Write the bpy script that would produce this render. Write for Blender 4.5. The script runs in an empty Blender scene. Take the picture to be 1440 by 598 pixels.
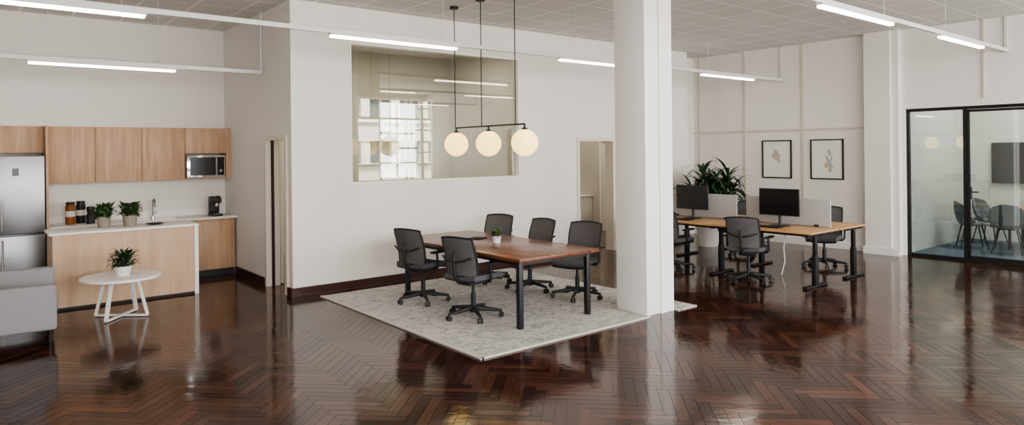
import bpy, bmesh, math, random
from mathutils import Matrix, Vector, Euler
random.seed(7)
rad = math.radians
scene = bpy.context.scene

# ------------------------------------------------------------------ materials
def nt(name):
    m = bpy.data.materials.new(name); m.use_nodes = True
    t = m.node_tree; b = t.nodes['Principled BSDF']
    return m, t, b
def mat(name, col, rough=.5, metal=0., emis=None, es=0., spec=None, bump=0., bscale=60., var=0.):
    m, t, b = nt(name)
    b.inputs['Base Color'].default_value = (*col, 1)
    b.inputs['Roughness'].default_value = rough
    b.inputs['Metallic'].default_value = metal
    if spec is not None: b.inputs['Specular IOR Level'].default_value = spec
    if emis:
        b.inputs['Emission Color'].default_value = (*emis, 1)
        b.inputs['Emission Strength'].default_value = es
    if bump or var:
        tc = t.nodes.new('ShaderNodeTexCoord'); n = t.nodes.new('ShaderNodeTexNoise')
        n.inputs['Scale'].default_value = bscale; n.inputs['Detail'].default_value = 4
        t.links.new(tc.outputs['Object'], n.inputs['Vector'])
        if bump:
            bp = t.nodes.new('ShaderNodeBump'); bp.inputs['Strength'].default_value = bump
            bp.inputs['Distance'].default_value = .01
            t.links.new(n.outputs['Fac'], bp.inputs['Height']); t.links.new(bp.outputs['Normal'], b.inputs['Normal'])
        if var:
            r = t.nodes.new('ShaderNodeValToRGB')
            r.color_ramp.elements[0].position = .3; r.color_ramp.elements[1].position = .7
            r.color_ramp.elements[0].color = (*[c*(1-var) for c in col], 1)
            r.color_ramp.elements[1].color = (*[min(1, c*(1+var)) for c in col], 1)
            t.links.new(n.outputs['Fac'], r.inputs['Fac']); t.links.new(r.outputs['Color'], b.inputs['Base Color'])
    return m
def wood(name, c1, c2, axis='Z', rough=.45, scale=14, stretch=.07):
    m, t, b = nt(name)
    tc = t.nodes.new('ShaderNodeTexCoord'); mp = t.nodes.new('ShaderNodeMapping')
    s = {'X': (stretch, 1, 1), 'Y': (1, stretch, 1), 'Z': (1, 1, stretch)}[axis]
    mp.inputs['Scale'].default_value = s
    n = t.nodes.new('ShaderNodeTexNoise'); n.inputs['Scale'].default_value = scale
    n.inputs['Detail'].default_value = 8; n.inputs['Roughness'].default_value = .62; n.inputs['Distortion'].default_value = .6
    r = t.nodes.new('ShaderNodeValToRGB'); r.color_ramp.elements[0].position = .32; r.color_ramp.elements[1].position = .68
    r.color_ramp.elements[0].color = (*c1, 1); r.color_ramp.elements[1].color = (*c2, 1)
    t.links.new(tc.outputs['Object'], mp.inputs['Vector']); t.links.new(mp.outputs['Vector'], n.inputs['Vector'])
    t.links.new(n.outputs['Fac'], r.inputs['Fac']); t.links.new(r.outputs['Color'], b.inputs['Base Color'])
    b.inputs['Roughness'].default_value = rough
    return m
def glass(name, tint, base, k):
    m = bpy.data.materials.new(name); m.use_nodes = True; t = m.node_tree
    for n in list(t.nodes): t.nodes.remove(n)
    o = t.nodes.new('ShaderNodeOutputMaterial'); mx = t.nodes.new('ShaderNodeMixShader')
    tr = t.nodes.new('ShaderNodeBsdfTransparent'); tr.inputs['Color'].default_value = (*tint, 1)
    g = t.nodes.new('ShaderNodeBsdfGlossy'); g.inputs['Roughness'].default_value = 0.0
    f = t.nodes.new('ShaderNodeLayerWeight'); f.inputs['Blend'].default_value = .35
    ml = t.nodes.new('ShaderNodeMath'); ml.operation = 'MULTIPLY_ADD'
    ml.inputs[1].default_value = k; ml.inputs[2].default_value = base
    t.links.new(f.outputs['Fresnel'], ml.inputs[0]); t.links.new(ml.outputs[0], mx.inputs['Fac'])
    t.links.new(tr.outputs[0], mx.inputs[1]); t.links.new(g.outputs[0], mx.inputs[2]); t.links.new(mx.outputs[0], o.inputs['Surface'])
    return m

WALL = mat('wall_paint', (.81, .78, .74), .75, bump=.03, bscale=90)
WALLR = mat('wall_paint_panel', (.80, .77, .73), .75, bump=.03, bscale=90)
TRIMC = mat('cream_batten', (.64, .58, .49), .6)
BEIGE = mat('beige_room_paint', (.56, .525, .46), .8)
DOORC = mat('cream_door_paint', (.74, .69, .60), .5)
COLW = mat('column_paint', (.86, .85, .83), .6)
WHITE = mat('white_lacquer', (.86, .84, .81), .4)
WHITEM = mat('white_aluminium', (.72, .70, .68), .35)
BASEB = mat('dark_skirting', (.045, .014, .010), .35)
BLACK = mat('black_metal', (.012, .012, .013), .45)
BLKPL = mat('black_plastic', (.018, .018, .02), .5)
DKFAB = mat('charcoal_fabric', (.095, .092, .098), .9, bump=.3, bscale=300)
MESHG = mat('grey_mesh_fabric', (.125, .118, .122), .85, bump=.4, bscale=400)
FELT = mat('grey_felt', (.44, .43, .43), .95, bump=.2, bscale=300)
SOFA = mat('light_grey_fabric', (.30, .30, .31), .95, bump=.3, bscale=300, var=.06)
SHELL = mat('blue_grey_upholstery', (.17, .185, .20), .9, bump=.2, bscale=300)
STEEL = mat('brushed_steel', (.27, .27, .28), .36, 1.0)
CHROME = mat('chrome', (.7, .7, .7), .12, 1.0)
SCREEN = mat('screen_black', (.006, .006, .007), .25)
OAK = wood('light_oak_veneer', (.40, .24, .145), (.60, .395, .255), 'Z', .5, 13)
OAKX = wood('island_oak_veneer', (.50, .33, .21), (.65, .455, .31), 'Z', .5, 10)
WALNUT = wood('walnut_top', (.085, .026, .012), (.23, .08, .038), 'Y', .25, 16)
DESKW = wood('honey_desk_top', (.45, .25, .11), (.60, .37, .18), 'Y', .4, 14)
LEAF = mat('dark_leaf', (.02, .055, .02), .45, bscale=8, var=.5)
LEAF2 = mat('fresh_leaf', (.06, .12, .04), .5, bscale=20, var=.5)
SOIL = mat('soil', (.03, .02, .012), .95)
POTB = mat('taupe_pot', (.30, .26, .21), .8, bump=.2)
POTW = mat('white_pot', (.75, .73, .70), .5)
LAMP = mat('led_diffuser', (.9, .9, .9), .5, emis=(1, .87, .72), es=12)
GLOBE = mat('opal_globe', (.55, .47, .28), .3, emis=(1, .70, .25), es=2.1)
CARP = mat('blue_grey_carpet', (.14, .18, .23), .95, bump=.3, bscale=200, var=.15)
PAPER = mat('art_paper', (.80, .78, .74), .8)
ARTA = mat('art_wash_grey', (.45, .44, .42), .8)
ARTB = mat('art_wash_tan', (.55, .40, .28), .8)
JARG = mat('jar_amber', (.25, .09, .03), .2)
FACADE = mat('facade_render', (.70, .66, .60), .8)
FACG = mat('facade_window', (.16, .17, .17), .3)
GW = glass('interior_window_glass', (.86, .86, .81), .085, .15)
GM = glass('meeting_room_glass', (.82, .88, .86), .115, .4)
GO = glass('outer_window_glass', (.95, .96, .96), .03, .2)

def floor_mat():
    m, t, b = nt('herringbone_parquet')
    at = t.nodes.new('ShaderNodeAttribute'); at.attribute_name = 'Col'
    uv = t.nodes.new('ShaderNodeUVMap'); uv.uv_map = 'UVMap'
    mp = t.nodes.new('ShaderNodeMapping'); mp.inputs['Scale'].default_value = (3, 45, 1)
    n = t.nodes.new('ShaderNodeTexNoise'); n.inputs['Scale'].default_value = 1.; n.inputs['Detail'].default_value = 6
    t.links.new(uv.outputs[0], mp.inputs[0]); t.links.new(mp.outputs[0], n.inputs['Vector'])
    r = t.nodes.new('ShaderNodeValToRGB'); cr = r.color_ramp
    cr.elements[0].position = 0; cr.elements[0].color = (.011, .0042, .0034, 1)
    cr.elements[1].position = 1; cr.elements[1].color = (.118, .045, .027, 1)
    e = cr.elements.new(.5); e.color = (.040, .0145, .0097, 1)
    s = t.nodes.new('ShaderNodeSeparateColor'); t.links.new(at.outputs['Color'], s.inputs[0])
    ma = t.nodes.new('ShaderNodeMath'); ma.operation = 'MULTIPLY_ADD'; ma.inputs[1].default_value = .62
    ms = t.nodes.new('ShaderNodeMath'); ms.operation = 'MULTIPLY_ADD'; ms.inputs[1].default_value = .8; ms.inputs[2].default_value = -.2
    t.links.new(n.outputs['Fac'], ms.inputs[0])
    t.links.new(s.outputs[0], ma.inputs[0]); t.links.new(ms.outputs[0], ma.inputs[2])
    t.links.new(ma.outputs[0], r.inputs['Fac']); t.links.new(r.outputs['Color'], b.inputs['Base Color'])
    tc = t.nodes.new('ShaderNodeTexCoord'); n2 = t.nodes.new('ShaderNodeTexNoise'); n2.inputs['Scale'].default_value = 1.6; n2.inputs['Detail'].default_value = 5
    t.links.new(tc.outputs['Object'], n2.inputs['Vector'])
    mr = t.nodes.new('ShaderNodeMapRange'); mr.inputs['To Min'].default_value = .07; mr.inputs['To Max'].default_value = .17
    mr.inputs['From Min'].default_value = .3; mr.inputs['From Max'].default_value = .7
    t.links.new(n2.outputs['Fac'], mr.inputs['Value']); t.links.new(mr.outputs[0], b.inputs['Roughness'])
    n3 = t.nodes.new('ShaderNodeTexNoise'); n3.inputs['Scale'].default_value = 14; n3.inputs['Detail'].default_value = 2
    t.links.new(tc.outputs['Object'], n3.inputs['Vector'])
    bp = t.nodes.new('ShaderNodeBump'); bp.inputs['Strength'].default_value = .12; bp.inputs['Distance'].default_value = .006
    t.links.new(n3.outputs['Fac'], bp.inputs['Height']); t.links.new(bp.outputs['Normal'], b.inputs['Normal'])
    b.inputs['Specular IOR Level'].default_value = .5
    return m
FLOOR = floor_mat()
def ceil_mat():
    m, t, b = nt('ceiling_tiles')
    tc = t.nodes.new('ShaderNodeTexCoord'); br = t.nodes.new('ShaderNodeTexBrick')
    br.offset = 0; br.inputs['Scale'].default_value = 1; br.inputs['Brick Width'].default_value = .6; br.inputs['Row Height'].default_value = .6
    br.inputs['Mortar Size'].default_value = .016
    br.inputs['Color1'].default_value = (.68, .665, .64, 1); br.inputs['Color2'].default_value = (.73, .71, .685, 1)
    br.inputs['Mortar'].default_value = (.95, .93, .91, 1)
    t.links.new(tc.outputs['Object'], br.inputs['Vector']); t.links.new(br.outputs['Color'], b.inputs['Base Color'])
    b.inputs['Roughness'].default_value = .9
    return m
CEIL = ceil_mat()
def rug_mat():
    m, t, b = nt('rug_pile')
    tc = t.nodes.new('ShaderNodeTexCoord')
    v = t.nodes.new('ShaderNodeTexNoise'); v.inputs['Scale'].default_value = 9; v.inputs['Detail'].default_value = 8; v.inputs['Roughness'].default_value = .75; v.inputs['Distortion'].default_value = 1.2
    t.links.new(tc.outputs['Object'], v.inputs['Vector'])
    r = t.nodes.new('ShaderNodeValToRGB'); cr = r.color_ramp
    cr.elements[0].position = .40; cr.elements[0].color = (.33, .33, .335, 1)
    cr.elements[1].position = .54; cr.elements[1].color = (.60, .575, .54, 1)
    t.links.new(v.outputs['Fac'], r.inputs['Fac']); t.links.new(r.outputs['Color'], b.inputs['Base Color'])
    b.inputs['Roughness'].default_value = .95
    return m
RUG = rug_mat()

# ------------------------------------------------------------------ mesh builder
class B:
    def __init__(s): s.bm = bmesh.new(); s.mats = []
    def mi(s, m):
        if m not in s.mats: s.mats.append(m)
        return s.mats.index(m)
    def add(s, tb, m, M=None):
        if M is not None: bmesh.ops.transform(tb, matrix=M, verts=tb.verts)
        i = s.mi(m)
        for f in tb.faces: f.material_index = i
        me = bpy.data.meshes.new('t'); tb.to_mesh(me); tb.free()
        s.bm.from_mesh(me); bpy.data.meshes.remove(me)
    def box(s, a, b, m, bev=0., seg=2, M=None):
        tb = bmesh.new(); bmesh.ops.create_cube(tb, size=1)
        a = Vector(a); b = Vector(b); d = b-a; c = (a+b)/2
        bmesh.ops.transform(tb, matrix=Matrix.Translation(c) @ Matrix.Diagonal((*d, 1)), verts=tb.verts)
        if bev: bmesh.ops.bevel(tb, geom=tb.edges[:], offset=bev, segments=seg, affect='EDGES', profile=.5)
        s.add(tb, m, M)
    def cyl(s, p, q, r1, m, r2=None, seg=20, M=None):
        p = Vector(p); q = Vector(q); d = q-p; r2 = r1 if r2 is None else r2
        tb = bmesh.new(); bmesh.ops.create_cone(tb, cap_ends=True, segments=seg, radius1=r1, radius2=r2, depth=d.length)
        R = d.to_track_quat('Z', 'Y').to_matrix().to_4x4()
        T = Matrix.Translation((p+q)/2) @ R
        s.add(tb, m, T if M is None else M @ T)
    def sph(s, c, r, m, sc=(1, 1, 1), seg=24, M=None):
        tb = bmesh.new(); bmesh.ops.create_uvsphere(tb, u_segments=seg, v_segments=seg//2, radius=r)
        T = Matrix.Translation(Vector(c)) @ Matrix.Diagonal((*sc, 1))
        s.add(tb, m, T if M is None else M @ T)
    def tube(s, pts, r, m, seg=10, closed=False):
        P = [Vector(p) for p in pts]; n = len(P)
        rng = range(n if closed else n-1)
        for i in rng: s.cyl(P[i], P[(i+1) % n], r, m, seg=seg)
        for p in P: s.sph(p, r, m, seg=8)
    def lathe(s, prof, c, m, seg=28):
        tb = bmesh.new(); rings = []
        for (r, z) in prof:
            rings.append([tb.verts.new((c[0]+r*math.cos(2*math.pi*k/seg), c[1]+r*math.sin(2*math.pi*k/seg), c[2]+z)) for k in range(seg)])
        for a, b in zip(rings, rings[1:]):
            for k in range(seg): tb.faces.new((a[k], a[(k+1) % seg], b[(k+1) % seg], b[k]))
        tb.faces.new(rings[0][::-1]); tb.faces.new(rings[-1])
        s.add(tb, m)
    def sheet(s, f, nu, nv, th, m):
        tb = bmesh.new(); e = 1e-3; top = []; bot = []
        for j in range(nv+1):
            a = []; b = []
            for i in range(nu+1):
                u, v = i/nu, j/nv; p = Vector(f(u, v))
                du = Vector(f(min(u+e, 1), v))-Vector(f(max(u-e, 0), v)); dv = Vector(f(u, min(v+e, 1)))-Vector(f(u, max(v-e, 0)))
                n = du.cross(dv).normalized()*th/2
                a.append(tb.verts.new(p+n)); b.append(tb.verts.new(p-n))
            top.append(a); bot.append(b)
        for j in range(nv):
            for i in range(nu):
                tb.faces.new((top[j][i], top[j][i+1], top[j+1][i+1], top[j+1][i]))
                tb.faces.new((bot[j][i], bot[j+1][i], bot[j+1][i+1], bot[j][i+1]))
        for j in range(nv):
            tb.faces.new((top[j][0], top[j+1][0], bot[j+1][0], bot[j][0])); tb.faces.new((top[j][nu], bot[j][nu], bot[j+1][nu], top[j+1][nu]))
        for i in range(nu):
            tb.faces.new((top[0][i], bot[0][i], bot[0][i+1], top[0][i+1])); tb.faces.new((top[nv][i], top[nv][i+1], bot[nv][i+1], bot[nv][i]))
        s.add(tb, m)
    def leaf(s, base, az, ln, w, el, droop, m, seg=6):
        tb = bmesh.new(); p = Vector(base); L = []; R = []
        d = Vector((math.cos(az), math.sin(az), 0)); side = Vector((-math.sin(az), math.cos(az), 0))
        a = el
        for k in range(seg+1):
            f = k/seg; ww = w*math.sin(math.pi*min(1, .12+.88*f))**.8 if k < seg else 0.001
            L.append(tb.verts.new(p+side*ww/2+Vector((0, 0, ww*.15)))); R.append(tb.verts.new(p-side*ww/2+Vector((0, 0, ww*.15))))
            p = p+(d*math.cos(a)+Vector((0, 0, math.sin(a))))*ln/seg; a -= droop/seg
        for k in range(seg): tb.faces.new((L[k], R[k], R[k+1], L[k+1]))
        s.add(tb, m)
    def done(s, name, loc=(0, 0, 0), rz=0., smooth=True):
        me = bpy.data.meshes.new(name); s.bm.normal_update(); s.bm.to_mesh(me); s.bm.free()
        for m in s.mats: me.materials.append(m)
        if smooth:
            me.polygons.foreach_set('use_smooth', [True]*len(me.polygons))
            me.set_sharp_from_angle(angle=rad(38))
        o = bpy.data.objects.new(name, me); scene.collection.objects.link(o)
        o.location = loc; o.rotation_euler = (0, 0, rz)
        return o
def dup(o, loc, rz=0):
    c = bpy.data.objects.new(o.name.split('.')[0], o.data); scene.collection.objects.link(c)
    c.location = loc; c.rotation_euler = (0, 0, rz); return c
def simple(name, boxes, m, bev=0):
    b = B()
    for a, c in boxes: b.box(a, c, m, bev)
    return b.done(name, smooth=bev > 0)

H = 3.85
# ------------------------------------------------------------------ floor (herringbone planks)
def build_floor():
    W = .085; n = 6; x0, x1, y0, y1 = -3.5, 15.9, -3.0, 12.5
    verts = [(x0, y0, -.03), (x1, y0, -.03), (x1, y1, -.03), (x0, y1, -.03), (x0, y0, -.004), (x1, y0, -.004), (x1, y1, -.004), (x0, y1, -.004)]
    faces = [(0, 3, 2, 1), (4, 5, 6, 7)]; cols = [0., 0.]; uvs = [[(0, 0)]*4]*2
    c45 = math.cos(rad(45)); g = .0013
    def put(ax, ay, lx, ly):
        cx, cy = (ax+lx/2)*W, (ay+ly/2)*W
        wx, wy = cx*c45-cy*c45, cx*c45+cy*c45
        wx += 6; wy += 5
        if not (x0+.2 < wx < x1-.2 and y0+.2 < wy < y1-.2): return
        i = len(verts); r = random.random(); tx = random.gauss(0, .0022); ty = random.gauss(0, .0034); o = random.random()*50
        hx, hy = lx*W/2-g, ly*W/2-g
        uu = []
        for sx, sy in ((-1, -1), (1, -1), (1, 1), (-1, 1)):
            X = sx*hx; Y = sy*hy
            if lx > ly: z = X*tx*.4+Y*ty; uu.append((X+o, Y+o))
            else: z = Y*tx*.4+X*ty; uu.append((Y+o, X+o))
            verts.append((wx+(X-Y)*c45, wy+(X+Y)*c45, z-.0004))
        faces.append((i, i+1, i+2, i+3)); cols.append(.03+.97*r); uvs.append(uu)
    K = 260
    for j in range(-40, 41):
        for k in range(-K, K):
            put(k+n*j, k-n*j, n, 1); put(k+n*j, k+1-n*j, 1, n)
    me = bpy.data.meshes.new('floor'); me.from_pydata(verts, [], faces); me.materials.append(FLOOR)
    ca = me.color_attributes.new('Col', 'FLOAT_COLOR', 'CORNER'); uvl = me.uv_layers.new(name='UVMap')
    li = 0
    for fi, f in enumerate(faces):
        for q in range(4):
            ca.data[li].color = (cols[fi],)*3+(1,); uvl.data[li].uv = uvs[fi][q]; li += 1
    o = bpy.data.objects.new('floor', me); scene.collection.objects.link(o)
build_floor()
simple('ceiling', [((-3.7, -3.2, H), (15.9, 12.5, H+.1))], CEIL)

# ------------------------------------------------------------------ walls
WX0, WX1, WZ0, WZ1 = 4.10, 7.10, 1.44, 3.37
DX0, DX1 = 8.45, 9.33
simple('wall_center', [((3.28, 8.6, 0), (WX0, 8.75, H)), ((WX0, 8.6, 0), (WX1, 8.75, WZ0)), ((WX0, 8.6, WZ1), (WX1, 8.75, H)),
                       ((WX1, 8.6, 0), (DX0, 8.75, H)), ((DX0, 8.6, 2.03), (DX1, 8.75, H)), ((DX1, 8.6, 0), (11.6, 8.75, H)),
                       ((11.45, 8.75, 0), (11.6, 9.1, H))], WALL)
simple('wall_side', [((3.28, 8.75, 0), (3.43, 8.8, H)), ((3.28, 8.8, 2.05), (3.43, 9.52, H)), ((3.28, 9.52, 0), (3.43, 11.5, H))], WALL)
simple('wall_kitchen', [((-3.5, 11.5, 0), (3.43, 11.65, H))], WALL)
simple('wall_recess', [((11.6, 9.1, 0), (12.5, 9.25, H))], WALLR)
simple('wall_right', [((12.5, 4.8, 0), (12.75, 9.25, H)), ((12.5, 1.6, 2.5), (12.75, 4.8, H)), ((12.5, -3, 0), (12.75, 1.6, H))], WALLR)
simple('wall_left', [((-3.65, -3.2, 0), (-3.5, 11.65, H))], WALL)
wins = [(-2.6, -.2), (.6, 3.0), (3.7, 6.1), (6.8, 9.2), (9.9, 12.3)]
bx = [((-3.65, -3.2, 0), (12.75, -3, .95)), ((-3.65, -3.2, 3.6), (12.75, -3, H))]
px = -3.65
for a, c in wins: bx.append(((px, -3.2, .95), (a, -3, 3.6))); px = c
bx.append(((px, -3.2, .95), (12.75, -3, 3.6)))
simple('wall_window_side', bx, WALL)
for i, (a, c) in enumerate(wins):
    b = B()
    for x in (a+.03, (a+c)/2-.35, (a+c)/2+.35, c-.03): b.box((x-.03, -3.13, .95), (x+.03, -3.07, 3.6), WHITE)
    for z in (.98, 1.5, 2.0, 2.5, 3.0, 3.57): b.box((a, -3.125, z-.03), (c, -3.075, z+.03), WHITE)
    b.done('window_%d' % (i+3), smooth=False)
SX0, SX1, SZ0, SZ1 = 6.0, 7.8, 1.25, 2.98
simple('wall_storeroom', [((3.43, 12.3, 0), (SX0, 12.45, H)), ((SX1, 12.3, 0), (11.6, 12.45, H)), ((SX0, 12.3, 0), (SX1, 12.45, SZ0)), ((SX0, 12.3, SZ1), (SX1, 12.45, H)),
                          ((3.43, 11.65, 0), (3.5, 12.3, H))], BEIGE)
simple('wall_partition', [((8.2, 8.76, 0), (8.3, 12.29, H))], BEIGE)
simple('wall_corridor', [((11.45, 9.11, 0), (11.6, 12.29, H))], BEIGE)
b = B()
for x in (SX0+.025, 6.55, 7.14, 7.27, 7.52, SX1-.025): b.box((x-.022, 12.32, SZ0), (x+.022, 12.38, SZ1), DOORC)
for z in (SZ0+.025, SZ1-.025, 2.55, 1.6): b.box((SX0, 12.322, z-.025), (SX1, 12.378, z+.025), DOORC)
for z in (1.85, 2.08, 2.32, 2.77): b.box((7.14, 12.33, z-.015), (SX1, 12.37, z+.015), DOORC)
b.box((SX0, 12.345, SZ0), (SX1, 12.352, SZ1), GO)
b.done('window_2', smooth=False)
b = B()   # neighbouring building outside
b.box((2, 18.3, -3), (18, 18.6, 12), FACG)
for k in range(12):
    z = -3+k*1.3; b.box((2, 18.1, z), (18, 18.3, z+.62), FACADE); b.box((2, 18.0, z+.55), (18, 18.12, z+.64), WHITE)
for k in range(17): b.box((2+k*1.0, 18.15, -3), (2.28+k*1.0, 18.3, 12), FACADE)
b.done('neighbouring_building', smooth=False)
simple('wall_meeting_room', [((12.75, 4.85, 0), (15.8, 5.0, H)), ((15.65, .8, 0), (15.8, 4.85, H)), ((12.75, .8, 0), (15.65, .95, H))], WALLR)
simple('carpet', [((12.76, .96, 0.001), (15.64, 4.84, .012))], CARP)

# trims
b = B()
for y in (7.84, 6.60, 8.95): b.box((12.475, y-.02, .12), (12.499, y+.02, H), TRIMC)
b.box((12.474, 5.39, 2.19), (12.499, 9.1, 2.225), TRIMC)
b.box((12.475, 3.62, 2.6), (12.499, 3.65, H), TRIMC)
b.done('trim_1', smooth=False)
b = B(); b.box((12.3, 4.95, 0), (12.499, 5.38, H), WALLR); b.box((12.36, 4.84, 0), (12.499, 4.949, H), WALLR); b.done('wall_pilaster', smooth=False)
simple('baseboard_right', [((12.47, 5.42, 0), (12.499, 9.1, .12)), ((12.27, 4.82, 0), (12.299, 5.41, .12)), ((12.3, 5.381, 0), (12.5, 5.41, .12))], WHITE)
simple('baseboard_center', [((3.255, 8.57, 0), (8.39, 8.599, .11)), ((9.39, 8.57, 0), (11.6, 8.599, .11))], BASEB)
simple('baseboard_side', [((3.25, 9.59, 0), (3.279, 10.88, .11)), ((3.25, 8.572, 0), (3.279, 8.73, .11))], BASEB)
b = B()
b.box((WX0, 8.66, WZ0), (WX1, 8.672, WZ1), GW)
f = .025
for A, C in (((WX0, 8.59, WZ0), (WX0+f, 8.76, WZ1)), ((WX1-f, 8.59, WZ0), (WX1, 8.76, WZ1)), ((WX0, 8.592, WZ1-f), (WX1, 8.758, WZ1+.002)), ((WX0-.03, 8.58, WZ0-.03), (WX1+.03, 8.765, WZ0+.01))):
    b.box(A, C, WHITE)
b.done('window_1', smooth=False)
b = B()
b.box((3.255, 8.735, 0), (3.45, 8.812, 2.095), DOORC); b.box((3.255, 9.508, 0), (3.45, 9.575, 2.095), DOORC)
b.box((3.252, 8.73, 2.038), (3.452, 9.58, 2.10), DOORC)
b.box((3.33, 9.495, 0), (3.37, 9.51, 2.04), BASEB)
b.done('trim_2', smooth=False)
b = B()
b.box((0, -.70, .01), (.045, 0, 2.03), DOORC, .004); b.cyl((-.05, -.64, 1.0), (.1, -.64, 1.0), .012, CHROME); b.cyl((-.05, -.64, 1.0), (-.05, -.52, 1.0), .01, CHROME)
b.done('door_1', (3.52, 9.56, 0), rad(165))
b = B()
b.box((DX0-.05, 8.575, 0), (DX0+.012, 8.775, 2.07), DOORC); b.box((DX1-.012, 8.575, 0), (DX1+.05, 8.775, 2.07), DOORC)
b.box((DX0-.055, 8.572, 2.018), (DX1+.055, 8.778, 2.08), DOORC)
b.done('trim_3', smooth=False)
b = B()
b.box((0, 0, .01), (.045, .8, 2.0), DOORC, .004); b.cyl((-.05, .7, 1.0), (.1, .7, 1.0), .012, CHROME)
b.done('door_2', (9.42, 8.84, 0), rad(-84))
b = B()
b.box((11.40, 10.1, 0), (11.449, 10.16, 2.1), WHITE); b.box((11.40, 10.86, 0), (11.449, 10.92, 2.1), WHITE); b.box((11.40, 10.1, 2.05), (11.449, 10.92, 2.12), WHITE)
b.box((11.425, 10.16, 0.005), (11.449, 10.86, 2.05), DOORC); b.cyl((11.36, 10.25, 1), (11.43, 10.25, 1), .012, CHROME); b.done('door_3', smooth=False)
b = B(); b.box((11.0, 11.2, .0), (11.44, 12.1, .78), WHITE, .004); b.box((10.98, 11.18, .78), (11.445, 12.12, .80), WHITE, .003); b.box((10.993, 11.64, .04), (11.0, 11.65, .76), BLKPL); b.done('storage_cabinet')

# column
b = B(); b.box((5.87, 4.92, 0), (6.34, 5.37, H), COLW, .006); b.box((6.10, 4.902, 0), (6.14, 4.925, H), WHITE); b.box((6.14, 4.912, 0), (6.335, 4.922, H), COLW)
b.done('column')

# rug with notch round the column
b = B(); tb = bmesh.new()
pts = [(3.58, 4.88), (5.86, 4.88), (5.86, 5.38), (6.35, 5.38), (6.35, 4.86), (6.70, 4.86), (6.68, 8.35), (3.56, 8.35)]
vs = [tb.verts.new((x, y, .001)) for x, y in pts]; fc = tb.faces.new(vs)
r = bmesh.ops.extrude_face_region(tb, geom=[fc])
bmesh.ops.translate(tb, verts=[v for v in r['geom'] if isinstance(v, bmesh.types.BMVert)], vec=(0, 0, .012))
bmesh.ops.recalc_face_normals(tb, faces=tb.faces)
b.add(tb, RUG)
EDG = mat('rug_edge', (.60, .57, .53), .9)
b.box((3.56, 4.865, .001), (5.86, 4.90, .016), EDG); b.box((3.545, 4.865, .001), (3.58, 8.36, .016), EDG)
b.done('area_rug', smooth=False)
RT = .0135

# ------------------------------------------------------------------ meeting table
b = B()
tx0, tx1, ty0, ty1, th = 4.36, 5.52, 5.30, 7.80, .75
b.box((tx0, ty0, th-.035), (tx1, ty1, th), WALNUT, .004)
for x in (tx0+.06, tx1-.12):
    for y in (ty0+.08, ty1-.14):
        b.box((x, y, RT), (x+.055, y+.055, th-.036), BLACK, .003)
    b.box((x+.01, ty0+.1, th-.085), (x+.045, ty1-.1, th-.037), BLACK)
for y in (ty0+.09, ty1-.13): b.box((tx0+.08, y, th-.084), (tx1-.08, y+.04, th-.038), BLACK)
b.done('meeting_table')
b = B(); b.box((-.09, -.09, 0), (.09, .09, .012), BLKPL, .004); b.cyl((0, 0, .012), (0, 0, .02), .05, BLACK); b.done('conference_phone', (5.05, 6.98, th+.0005), rad(20))

# ------------------------------------------------------------------ office chair (faces +X)
def office_chair():
    b = B()
    for k in range(5):
        a = rad(72*k+18); c, s = math.cos(a), math.sin(a)
        b.cyl((.03*c, .03*s, .105), (.31*c, .31*s, .075), .028, BLKPL, r2=.016, seg=12)
        b.cyl((.31*c, .31*s, .055), (.31*c, .31*s, .085), .011, BLKPL, seg=8)
        for o in (-.017, .017):
            b.cyl((.31*c-s*o-s*.008, .31*s+c*o+c*.008, .0295), (.31*c-s*o+s*.008, .31*s+c*o-c*.008, .0295), .029, BLKPL, seg=16)
    b.cyl((0, 0, .06), (0, 0, .13), .042, BLKPL); b.cyl((0, 0, .13), (0, 0, .27), .028, BLKPL); b.cyl((0, 0, .27), (0, 0, .39), .017, BLKPL)
    b.box((-.16, -.09, .375), (.12, .09, .425), BLKPL, .015)
    def seat(u, v, dz=0.):
        x = -.23+.49*u; y = (v-.5)*(.50-.06*(2*u-1)**2)
        e = abs(2*v-1); z = .468+dz+.012*e**2-.035*max(0, (u-.75)/.25)**2
        return (x, y, z)
    b.sheet(seat, 14, 14, .05, DKFAB)
    b.sheet(lambda u, v: (seat(u, v)[0], seat(u, v)[1]*.97, seat(u, v)[2]-.032), 10, 10, .02, BLKPL)
    def back(u, v):
        y = (u-.5)*(.47-.04*(1-v)-.04*v**3); z = .49+.43*v
        e = (2*u-1)**2
        x = -.225-.085*v+.045*e+.022*math.sin(math.pi*min(1, v*1.1))
        z -= .018*e*v
        return (x, y, z)
    b.sheet(lambda u, v: back(u, v), 12, 12, .014, MESHG)
    N = 8; per = [back(i/N, 0) for i in range(N)]+[back(1, i/N) for i in range(N)]+[back(1-i/N, 1) for i in range(N)]+[back(0, 1-i/N) for i in range(N)]
    b.tube(per, .012, BLKPL, closed=True, seg=8)
    b.tube([(-.12, 0, .40), (-.24, 0, .42), (-.30, 0, .50), (-.315, 0, .62), (-.31, 0, .74)], .019, BLKPL, seg=10)
    b.tube([(-.27, -.2, .70), (-.31, -.1, .665), (-.32, 0, .65), (-.31, .1, .665), (-.27, .2, .70)], .012, BLKPL, seg=8)
    for s in (-1, 1):
        b.tube([(-.02, s*.10, .42), (-.02, s*.255, .425), (-.03, s*.285, .46), (-.05, s*.285, .62)], .014, BLKPL, seg=10)
        b.box((-.14, s*.285-.035, .622), (.13, s*.285+.035, .648), BLKPL, .012)
    return b
ch = office_chair().done('office_chair', (4.38, 7.20, RT), rad(14))
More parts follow.
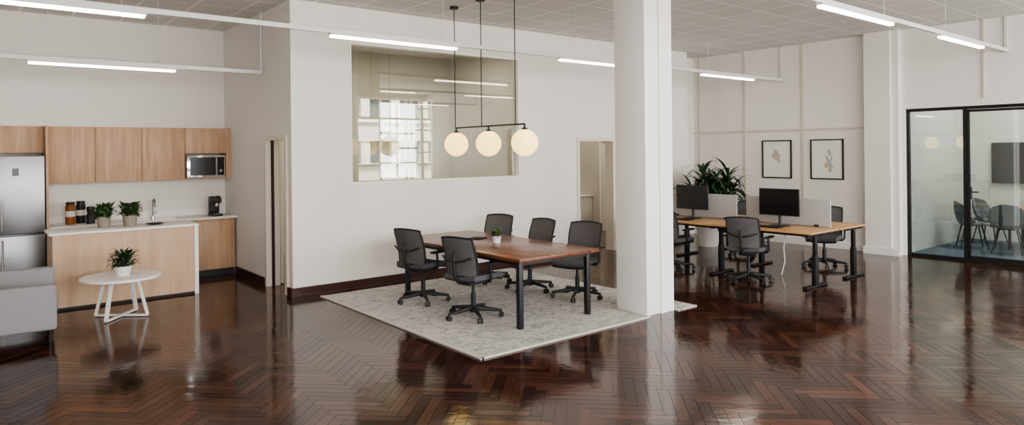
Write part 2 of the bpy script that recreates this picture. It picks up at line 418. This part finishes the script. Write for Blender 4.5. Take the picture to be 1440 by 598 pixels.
for (x, y, a, z) in [(4.38, 6.14, 14, RT), (5.95, 6.10, 198, RT), (5.82, 6.86, 182, RT), (5.80, 7.70, 200, RT),
                  (8.50, 5.30, 14, 0), (8.52, 6.62, 5, 0), (10.42, 5.18, 195, 0), (10.5, 6.75, 170, 0)]:
    dup(ch, (x, y, z), rad(a))

# ------------------------------------------------------------------ small plants
def pot_plant(name, loc, r, h, pm, lm, n, ln, w, taper=.8, spread=1.):
    b = B()
    b.lathe([(r*taper, 0), (r*(taper+1)/2, h*.5), (r, h), (r*.88, h), (r*.85, h*.88)], (0, 0, 0), pm)
    b.cyl((0, 0, h*.8), (0, 0, h*.9), r*.86, SOIL)
    for i in range(n):
        az = random.random()*6.283; rr = random.random()**.5*r*.8
        hh = h*.88+random.random()*ln*.75
        p = (rr*math.cos(az), rr*math.sin(az), h*.86)
        q = (rr*1.3*math.cos(az), rr*1.3*math.sin(az), hh)
        if i % 3 == 0: b.cyl(p, q, .0025, lm, seg=5)
        b.leaf(q, az+random.uniform(-.8, .8), ln*random.uniform(.45, .8)*spread, w*random.uniform(.7, 1.2), random.uniform(.1, 1.2), random.uniform(.5, 1.6), lm, seg=4)
    return b.done(name, loc)
pot_plant('potted_plant', (4.96, 6.46, th+.0005), .055, .085, POTW, LEAF2, 60, .10, .03)
pot_plant('potted_plant', (1.38, 10.08, .932), .085, .14, POTB, LEAF2, 230, .20, .045, spread=.68)
pot_plant('potted_plant', (1.67, 10.04, .932), .09, .14, POTB, LEAF2, 230, .20, .045, spread=.68)

# ------------------------------------------------------------------ pendant
b = B(); PX = 5.25
b.tube([(PX, 6.26, 2.12), (PX, 6.26, 2.18), (PX, 7.72, 2.18), (PX, 7.72, 2.12)], .011, BLACK)
for y in (6.26, 6.985, 7.72):
    b.cyl((PX, y, 2.10), (PX, y, 2.18), .012, BLACK); b.cyl((PX, y, 2.105), (PX, y, 2.135), .045, BLACK, r2=.03)
    b.sph((PX, y, 1.955), .163, GLOBE, seg=40)
for y in (6.43, 7.13, 7.74):
    b.cyl((PX, y, 2.18), (PX, y, H-.02), .0065, BLACK); b.cyl((PX, y, H-.035), (PX, y, H-.001), .06, BLACK)
b.done('globe_pendant_light')

# ------------------------------------------------------------------ light rails
def rail(name, y, z, x0, x1, lamps, wallx):
    b = B()
    b.box((x0, y-.025, z), (x1, y+.025, z+.05), WHITEM)
    for a, c in lamps:
        b.box((a, y-.035, z-.02), (c, y+.035, z-.0), WHITEM); b.box((a+.01, y-.032, z-.045), (c-.01, y+.032, z-.019), LAMP, .006)
        for xx in (a+.2, c-.2): b.cyl((xx, y, z+.05), (xx, y, H-.001), .0025, WHITEM, seg=6)
    b.box((wallx-.03, y-.02, z), (wallx-.002, y+.02, H-.002), WHITEM)
    b.done(name)
rail('linear_ceiling_light', 7.03, 3.17, -3.3, 12.495, [(-.35, 1.32), (3.12, 4.8), (6.55, 8.2), (9.88, 11.5)], 12.498)
rail('linear_ceiling_light', 9.68, 2.98, -3.3, 3.275, [(-2.6, -1.0), (.57, 2.16)], 3.278)
rail('linear_ceiling_light', 3.33, 3.30, -3.3, 12.495, [(-1.0, .6), (3.2, 4.8), (6.65, 8.35), (9.8, 11.4)], 12.498)
rail('linear_ceiling_light', 0, 3.30, -3.3, 12.495, [(-1.0, .6), (3.2, 4.8), (6.6, 8.2), (9.9, 11.5)], 12.498)

# ------------------------------------------------------------------ kitchen
b = B()
b.box((.80, 9.74, .03), (2.36, 10.28, .90), OAKX)
b.box((.80, 9.72, .03), (2.37, 9.739, .90), OAKX)
b.box((.82, 9.76, .0), (2.36, 10.26, .03), BLKPL)
b.box((2.37, 9.70, 0), (2.42, 10.31, .90), WHITE)
b.box((.76, 9.68, .901), (2.425, 10.32, .931), WHITE, .004)
b.done('kitchen_island')
b = B()
b.box((.86, 10.92, .10), (3.25, 11.498, .87), OAK); b.box((.86, 10.97, 0), (3.25, 11.498, .10), BLKPL)
xs = [.86, 1.46, 2.06, 2.66, 3.25]
for a, c in zip(xs, xs[1:]): b.box((a+.003, 10.90, .105), (c-.003, 10.919, .84), OAK, .002)
b.box((.861, 10.86, .871), (3.276, 11.498, .90), WHITE, .003)
b.box((.861, 11.485, .90), (3.276, 11.497, 1.0), WHITE)
b.box((1.95, 11.0, .899), (2.45, 11.35, .903), CHROME)
b.done('base_cabinet')
b = B()
xs = [.86, 1.43, 2.02, 2.61, 3.22]
b.box((-.35, 11.17, 1.90), (.83, 11.498, 2.26), OAK)
for a, c in ((-.35, .22), (.22, .83)): b.box((a+.003, 11.15, 1.905), (c-.003, 11.169, 2.255), OAK, .002)
b.box((.86, 11.17, 1.475), (2.61, 11.498, 2.26), OAK)
b.box((2.61, 11.17, 1.87), (3.277, 11.498, 2.26), OAK)
b.box((3.20, 11.15, 1.475), (3.277, 11.498, 1.87), OAK)
b.box((2.61, 11.17, 1.475), (3.2, 11.498, 1.49), OAK); b.box((2.595, 11.15, 1.475), (2.61, 11.498, 1.9), OAK)
for a, c in zip(xs[:3], xs[1:4]): b.box((a+.003, 11.15, 1.475), (c-.003, 11.169, 2.255), OAK, .002)
b.box((2.613, 11.15, 1.875), (3.22, 11.169, 2.255), OAK, .002)
b.box((.832, 10.88, .905), (.86, 11.498, 2.26), OAK); b.box((.832, 10.88, 0), (.858, 11.498, .905), OAK)
b.done('upper_cabinet')
b = B()
b.box((2.625, 11.16, 1.492), (3.185, 11.48, 1.845), BLKPL)
b.box((2.625, 11.135, 1.492), (3.185, 11.159, 1.845), CHROME, .004)
b.box((2.67, 11.13, 1.53), (3.04, 11.137, 1.81), SCREEN); b.box((3.06, 11.13, 1.53), (3.165, 11.137, 1.81), SCREEN)
b.cyl((3.112, 11.115, 1.60), (3.112, 11.13, 1.60), .022, STEEL); b.cyl((3.05, 11.105, 1.55), (3.05, 11.105, 1.79), .008, STEEL)
for z in (1.55, 1.79): b.cyl((3.05, 11.105, z), (3.05, 11.137, z), .006, STEEL)
b.done('microwave_oven')
b = B()
b.box((.20, 10.92, .05), (.82, 11.48, 1.86), STEEL, .005)
b.box((.20, 10.86, .84), (.82, 10.915, 1.86), STEEL, .01, 3); b.box((.20, 10.86, .06), (.82, 10.915, .825), STEEL, .01, 3)
b.box((.47, 10.856, 1.60), (.54, 10.861, 1.70), SCREEN)
for z0, z1 in ((.90, 1.30), (.38, .78)):
    b.cyl((.36, 10.82, z0), (.36, 10.82, z1), .011, CHROME)
    for z in (z0+.04, z1-.04): b.cyl((.36, 10.82, z), (.36, 10.87, z), .008, CHROME)
for x in (.25, .77):
    for y in (10.95, 11.4): b.cyl((x, y, 0), (x, y, .05), .02, BLKPL)
b.done('refrigerator')
b = B(); fx = 2.2
b.cyl((fx, 11.38, .901), (fx, 11.38, .93), .025, CHROME)
b.tube([(fx, 11.38, .93), (fx, 11.38, 1.13), (fx, 11.36, 1.17), (fx, 11.32, 1.19), (fx, 11.26, 1.18), (fx, 11.23, 1.14), (fx, 11.22, 1.08)], .011, STEEL)
b.tube([(fx, 11.38, .96), (fx+.06, 11.38, .99)], .007, STEEL); b.done('kitchen_faucet')
b = B()
b.box((-.06, -.14, 0), (.06, .12, .03), BLKPL, .008); b.box((-.055, .0, .03), (.055, .12, .22), BLKPL, .02, 3)
b.box((-.055, -.12, .17), (.055, .12, .26), BLKPL, .025, 3); b.cyl((0, -.09, .13), (0, -.09, .18), .018, CHROME); b.cyl((0, -.07, .03), (0, -.07, .036), .045, CHROME)
b.box((-.04, .12, .02), (.04, .16, .2), BLKPL, .01)
b.tube([(-.035, -.1, .262), (0, -.12, .275), (.035, -.1, .262)], .006, CHROME)
cm = b.done('coffee_machine', (3.02, 11.12, .901), 0); cm.scale = (1.25, 1.1, 1.15)
def jar(name, loc, body, r, h):
    b = B(); b.lathe([(r*.95, 0), (r, .01), (r, h*.8), (r*.8, h*.86), (r*.8, h*.88)], (0, 0, 0), body); b.cyl((0, 0, h*.87), (0, 0, h), r*.85, BLKPL); b.cyl((0, 0, h*.35), (0, 0, h*.6), r*1.01, POTW, seg=28)
    return b.done(name, loc)
jar('storage_jar', (1.13, 11.2, .901), JARG, .06, .31)
jar('storage_jar', (1.27, 11.33, .901), BLKPL, .06, .31)
b = B()
b.lathe([(.055, 0), (.055, .12), (.04, .14), (.05, .2), (.05, .22), (.045, .24)], (0, 0, 0), BLKPL); b.cyl((0, 0, .24), (0, 0, .26), .02, CHROME); b.box((.04, -.01, .05), (.075, .01, .14), BLKPL, .005)
b.done('coffee_grinder', (1.36, 11.1, .901))
b = B(); b.lathe([(.035, 0), (.06, .004), (.11, .018), (.113, .02), (.10, .018), (.05, .008)], (0, 0, 0), BLKPL); b.done('serving_plate', (1.95, 9.98, .9315))
for i, x in enumerate((2.60, 2.78)):
    b = B(); b.box((x, 11.488, 1.13), (x+.085, 11.499, 1.215), WHITE, .004); b.cyl((x+.0425, 11.484, 1.172), (x+.0425, 11.489, 1.172), .02, WHITEM); b.done('wall_socket')

# ------------------------------------------------------------------ side table + plant
b = B()
b.lathe([(.36, -.012), (.41, -.010), (.415, .0), (.41, .018), (.40, .02)], (0, 0, .45), WHITE, 48)
b.cyl((0, 0, .425), (0, 0, .44), .20, WHITE, seg=32)
def bar(p, q, w, t, m):
    p = Vector(p); q = Vector(q); d = (q-p); L = d.length; z = d.normalized(); tan = Vector((-p.y, p.x, 0))
    if tan.length < 1e-4: tan = Vector((-q.y, q.x, 0))
    y = tan.normalized(); x = y.cross(z).normalized(); y = z.cross(x)
    M = Matrix((( x.x, y.x, z.x, (p.x+q.x)/2), (x.y, y.y, z.y, (p.y+q.y)/2), (x.z, y.z, z.z, (p.z+q.z)/2), (0, 0, 0, 1)))
    b.box((-t/2, -w/2, -L/2), (t/2, w/2, L/2), m, .003, M=M)
for k in range(4):
    a = rad(231+90*k); c, s = math.cos(a), math.sin(a)
    bar((.30*c, .30*s, .012), (.19*c, .19*s, .43), .045, .02, WHITE)
for k in range(4):
    a = rad(231+90*k); bar((.30*math.cos(a), .30*math.sin(a), .013), (0.02*math.cos(a), .02*math.sin(a), .013), .045, .02, WHITE)
b.done('round_side_table', (1.385, 8.90, .003))
pot_plant('potted_plant', (1.40, 8.88, .4735), .095, .11, POTW, LEAF, 110, .19, .035, .75)

# ------------------------------------------------------------------ armchair (faces +X)
b = B()
b.box((-.42, -.42, .13), (.42, -.27, .58), SOFA, .035, 4); b.box((-.42, .27, .13), (.42, .42, .66), SOFA, .035, 4)
b.box((-.45, -.42, .13), (-.27, .42, .72), SOFA, .045, 4)
b.box((-.38, -.28, .14), (.41, .28, .30), SOFA, .02, 3); b.box((-.28, -.27, .29), (.43, .27, .45), SOFA, .04, 4)
b.box((-.30, -.26, .42), (-.12, .26, .74), SOFA, .06, 4)
for x in (-.38, .36):
    for y in (-.38, .38): b.cyl((x, y, .002), (x, y, .14), .013, BLACK, r2=.02)
b.done('armchair', (.30, 8.50, 0), rad(-3))

# ------------------------------------------------------------------ desks
b = B(); D0, D1, DM, DE0, DE1, dz = 8.55, 10.16, 9.355, 4.43, 7.45, .74
mid = (DE0+DE1)/2
for y0, y1 in ((DE0, mid-.005), (mid+.005, DE1)):
    b.box((D0, y0, dz-.025), (DM-.02, y1, dz), DESKW, .003); b.box((DM+.02, y0, dz-.025), (D1, y1, dz), DESKW, .003)
for y in (DE0+.07, mid, DE1-.07):
    for x in (8.80, 9.90):
        b.box((x-.04, y-.03, .03), (x+.04, y+.03, .42), BLACK, .004); b.box((x-.03, y-.022, .4), (x+.03, y+.022, dz-.05), BLACK, .004)
        b.box((x-.28, y-.035, .002), (x+.28, y+.035, .03), BLACK, .008)
        b.box((x-.24, y-.03, dz-.06), (x+.24, y+.03, dz-.026), BLACK)
for x in (8.80, 9.92): b.box((x-.02, DE0+.1, dz-.06), (x+.02, DE1-.1, dz-.027), BLACK)
b.box((DM-.15, DE0+.3, dz-.14), (DM+.15, DE1-.3, dz-.06), BLKPL, .01)
b.done('office_desk')
def divider(y0, y1):
    b = B(); b.box((DM-.014, y0, dz+.001), (DM+.014, y1, 1.13), FELT, .013, 3)
    for y in (y0+.2, y1-.2): b.box((DM-.03, y-.03, dz+.0005), (DM+.03, y+.03, dz+.03), BLKPL)
    b.done('desk_divider')
divider(4.55, 5.86); divider(6.02, 7.35)
def monitor(loc, rz):
    b = B()
    b.box((-.11, -.12, 0), (.10, .12, .012), BLKPL, .005); b.cyl((.02, 0, .01), (.035, 0, .30), .02, BLKPL)
    b.box((-.012, -.30, .15), (.016, .30, .535), BLKPL, .006); b.box((-.0145, -.29, .165), (-.011, .29, .525), SCREEN)
    b.box((.016, -.12, .24), (.035, .12, .42), BLKPL, .01)
    b.done('computer_monitor', loc, rz)
monitor((9.05, 5.15, dz+.001), rad(2)); monitor((9.08, 6.66, dz+.001), 0)
for y in (5.2, 6.7):
    b = B(); b.box((-.07, -.21, 0), (.07, .21, .015), BLKPL, .005)
    for i in range(4): b.box((-.06+i*.031, -.2, .014), (-.034+i*.031, .2, .019), BLACK)
    b.done('keyboard', (8.80, y, dz+.001))
b = B(); b.tube([(9.3, 5.2, .589), (9.25, 5.2, .4), (9.32, 5.22, .2), (9.28, 5.25, .012)], .009, WHITEM); b.done('power_cable')

# ------------------------------------------------------------------ big plant
b = B()
b.lathe([(.18, 0), (.23, .36), (.24, .38), (.215, .38), (.21, .34)], (0, 0, 0), POTW); b.cyl((0, 0, .3), (0, 0, .345), .21, SOIL)
random.seed(3)
for cx, cy, hh in ((-.02, .06, 1.42), (.18, -.20, 1.34), (-.24, -.10, 1.24), (.18, .10, 1.26), (-.26, .08, 1.12), (.08, -.34, 1.08), (-.1, -.2, 1.3)):
    p = Vector((cx*.4, cy*.4, .33)); q = Vector((cx*1.4, cy*1.4, hh)); b.cyl(p, q, .018, SOIL, r2=.012, seg=8)
    for i in range(58):
        f = random.random(); base = p.lerp(q, .62+.38*f)
        b.leaf(base, random.random()*6.283, random.uniform(.36, .60), random.uniform(.045, .07), random.uniform(.0, 1.3), random.uniform(1.0, 2.2), LEAF, seg=7)
b.done('potted_palm', (11.08, 7.76, 0))

# ------------------------------------------------------------------ framed art
def art(y, seed):
    random.seed(seed)
    b = B(); w, h, z = .31, .375, 1.64; f = .022; X = 12.498
    b.box((X-.012, y-w+f, z-h+f), (X, y+w-f, z+h-f), PAPER)
    for A, C in (((X-.03, y-w, z-h), (X, y-w+f, z+h)), ((X-.03, y+w-f, z-h), (X, y+w, z+h)), ((X-.029, y-w, z+h-f), (X, y+w, z+h)), ((X-.029, y-w, z-h), (X, y+w, z-h+f))):
        b.box(A, C, BLACK)
    for i in range(9):
        cy = y+random.uniform(-.08, .08); cz = z+random.uniform(-.16, .14); tb = bmesh.new()
        a0 = random.random()*3; ra = random.uniform(.015, .035); rb = random.uniform(.05, .12)
        vs = []
        for k in range(14):
            t = 2*math.pi*k/14; p = ra*math.cos(t)*(1+.2*random.random()); q = rb*math.sin(t)
            vs.append(tb.verts.new((X-.0125-.0002*i, cy+p*math.cos(a0)-q*math.sin(a0)*.6, cz+p*math.sin(a0)+q*math.cos(a0))))
        tb.faces.new(vs); b.add(tb, (ARTA, ARTB, ARTA, PAPER)[i % 4])
    b.done('framed_picture', smooth=False)
art(7.14, 5); art(6.14, 11)

# ------------------------------------------------------------------ glass partition
b = B(); GX = 12.6; t = .022
b.box((GX-.03, 1.6, 2.45), (GX+.03, 4.8, 2.499), BLACK); b.box((GX-.03, 1.6, .001), (GX+.03, 4.8, .045), BLACK)
for y in (4.775, 3.93, 2.92, 1.625): b.box((GX-.031, y-t, 0.001), (GX+.031, y+t, 2.499), BLACK)
for a, c in ((3.95, 4.755), (1.64, 2.9)): b.box((GX-.005, a, .045), (GX+.005, c, 2.45), GM)
b.done('glass_partition', smooth=False)
b = B()
for y in (3.885, 2.963): b.box((GX-.022, y-.02, .05), (GX+.022, y+.02, 2.445), BLACK)
for z in (.05, 2.405): b.box((GX-.022, 2.963, z), (GX+.022, 3.885, z+.04), BLACK)
b.box((GX-.005, 2.985, .09), (GX+.005, 3.865, 2.405), GM)
b.box((GX-.035, 3.85, 1.0), (GX+.03, 3.90, 1.2), BLACK); b.cyl((GX-.07, 3.87, 1.12), (GX-.03, 3.87, 1.12), .01, BLACK); b.cyl((GX-.07, 3.87, 1.12), (GX-.07, 3.73, 1.12), .01, BLACK)
b.done('door_4', smooth=False)
b = B(); b.box((15.58, 3.05, 1.13), (15.62, 4.42, 1.92), BLKPL, .006); b.box((15.577, 3.065, 1.145), (15.581, 4.405, 1.905), SCREEN); b.box((15.62, 3.5, 1.4), (15.649, 4.0, 1.7), BLKPL)
b.done('wall_tv')
b = B(); b.box((14.2, 1.7, .71), (15.2, 3.95, .74), DESKW, .005)
for x in (14.32, 15.08):
    for y in (1.85, 3.8): b.cyl((x, y, .0125), (x, y, .71), .022, BLACK)
b.box((14.3, 1.85, .67), (15.1, 3.8, .709), BLACK); b.done('conference_table')
def shell_chair(loc, rz):
    b = B()
    def f(u, v):
        e = 2*u-1
        if v < .5:
            s = v/.5; x = .22-.40*s; z = .45-.02*math.sin(math.pi*s)+.04*e*e*s
            y = e*(.22+.03*s)
        else:
            s = (v-.5)/.5; x = -.18-.07*s-.05*math.sin(math.pi*min(1, s))*.5+(.20*(1-s*.55))*e*e; z = .45+.04*e*e+.40*s-.10*e*e*s
            y = e*(.25+.02*math.sin(math.pi*s)-.06*s*s)
        return (x, y, z)
    b.sheet(f, 16, 20, .035, SHELL)
    for x, y in ((.16, .16), (.16, -.16), (-.15, .16), (-.15, -.16)): b.cyl((x*1.35, y*1.35, 0.003), (x*.8, y*.8, .43), .009, BLACK, r2=.013, seg=10)
    b.box((-.14, -.14, .41), (.14, .14, .428), BLACK, .005)
    b.done('shell_chair', loc, rz)
shell_chair((14.15, 4.33, .0135), rad(-62)); shell_chair((13.85, 3.70, .0135), rad(10)); shell_chair((13.8, 2.6, .0135), rad(-5)); shell_chair((15.0, 4.3, .0135), rad(-100))

# ------------------------------------------------------------------ lights
def area(name, loc, rot, sx, sy, p, col=(1, 1, 1)):
    l = bpy.data.lights.new(name, 'AREA'); l.shape = 'RECTANGLE'; l.size = sx; l.size_y = sy; l.energy = p; l.color = col
    o = bpy.data.objects.new(name, l); scene.collection.objects.link(o); o.location = loc; o.rotation_euler = rot
for i, (a, c) in enumerate(wins):
    area('daylight', ((a+c)/2, -3.3, 2.3), (rad(90), 0, 0), 2.4, 2.7, 250, (1.0, .985, .965))
area('storeroom_fill', (5.8, 10.5, 3.75), (0, 0, 0), 3.5, .6, 75, (1, .95, .87))  # added fill so the room behind the glass is dimly lit; no fixture
area('hall_light', (10.0, 10.6, 3.75), (0, 0, 0), 1.5, 1.5, 45, (1, .93, .8))
area('meeting_room_fill', (14.2, 3.0, 3.75), (0, 0, 0), 1.2, 2.0, 85, (1, .98, .95))  # added fill to brighten the meeting room; no fixture behind it
area('facade_fill', (9, 13.2, 9), (rad(60), 0, 0), 8, 3, 2500, (1, .98, .95))  # added area light aimed at the neighbouring facade to brighten it
w = bpy.data.worlds.new('World'); scene.world = w; w.use_nodes = True
w.node_tree.nodes['Background'].inputs[0].default_value = (.88, .9, .92, 1); w.node_tree.nodes['Background'].inputs[1].default_value = 2.2

# ------------------------------------------------------------------ camera
cam = bpy.data.cameras.new('camera'); co = bpy.data.objects.new('camera', cam); scene.collection.objects.link(co)
cam.sensor_width = 36; cam.lens = 953/1440*36; cam.shift_y = -86/1440; cam.clip_start = .05
M = Matrix.Rotation(rad(51.1-90), 4, 'Z') @ Matrix.Rotation(rad(90), 4, 'X') @ Matrix.Rotation(rad(-.62), 4, 'Z')
co.matrix_world = Matrix.Translation((0, 0, 1.85)) @ M
scene.camera = co
scene.view_settings.view_transform = 'AgX'
scene.view_settings.look = 'AgX - Medium High Contrast'
scene.view_settings.exposure = 0.22
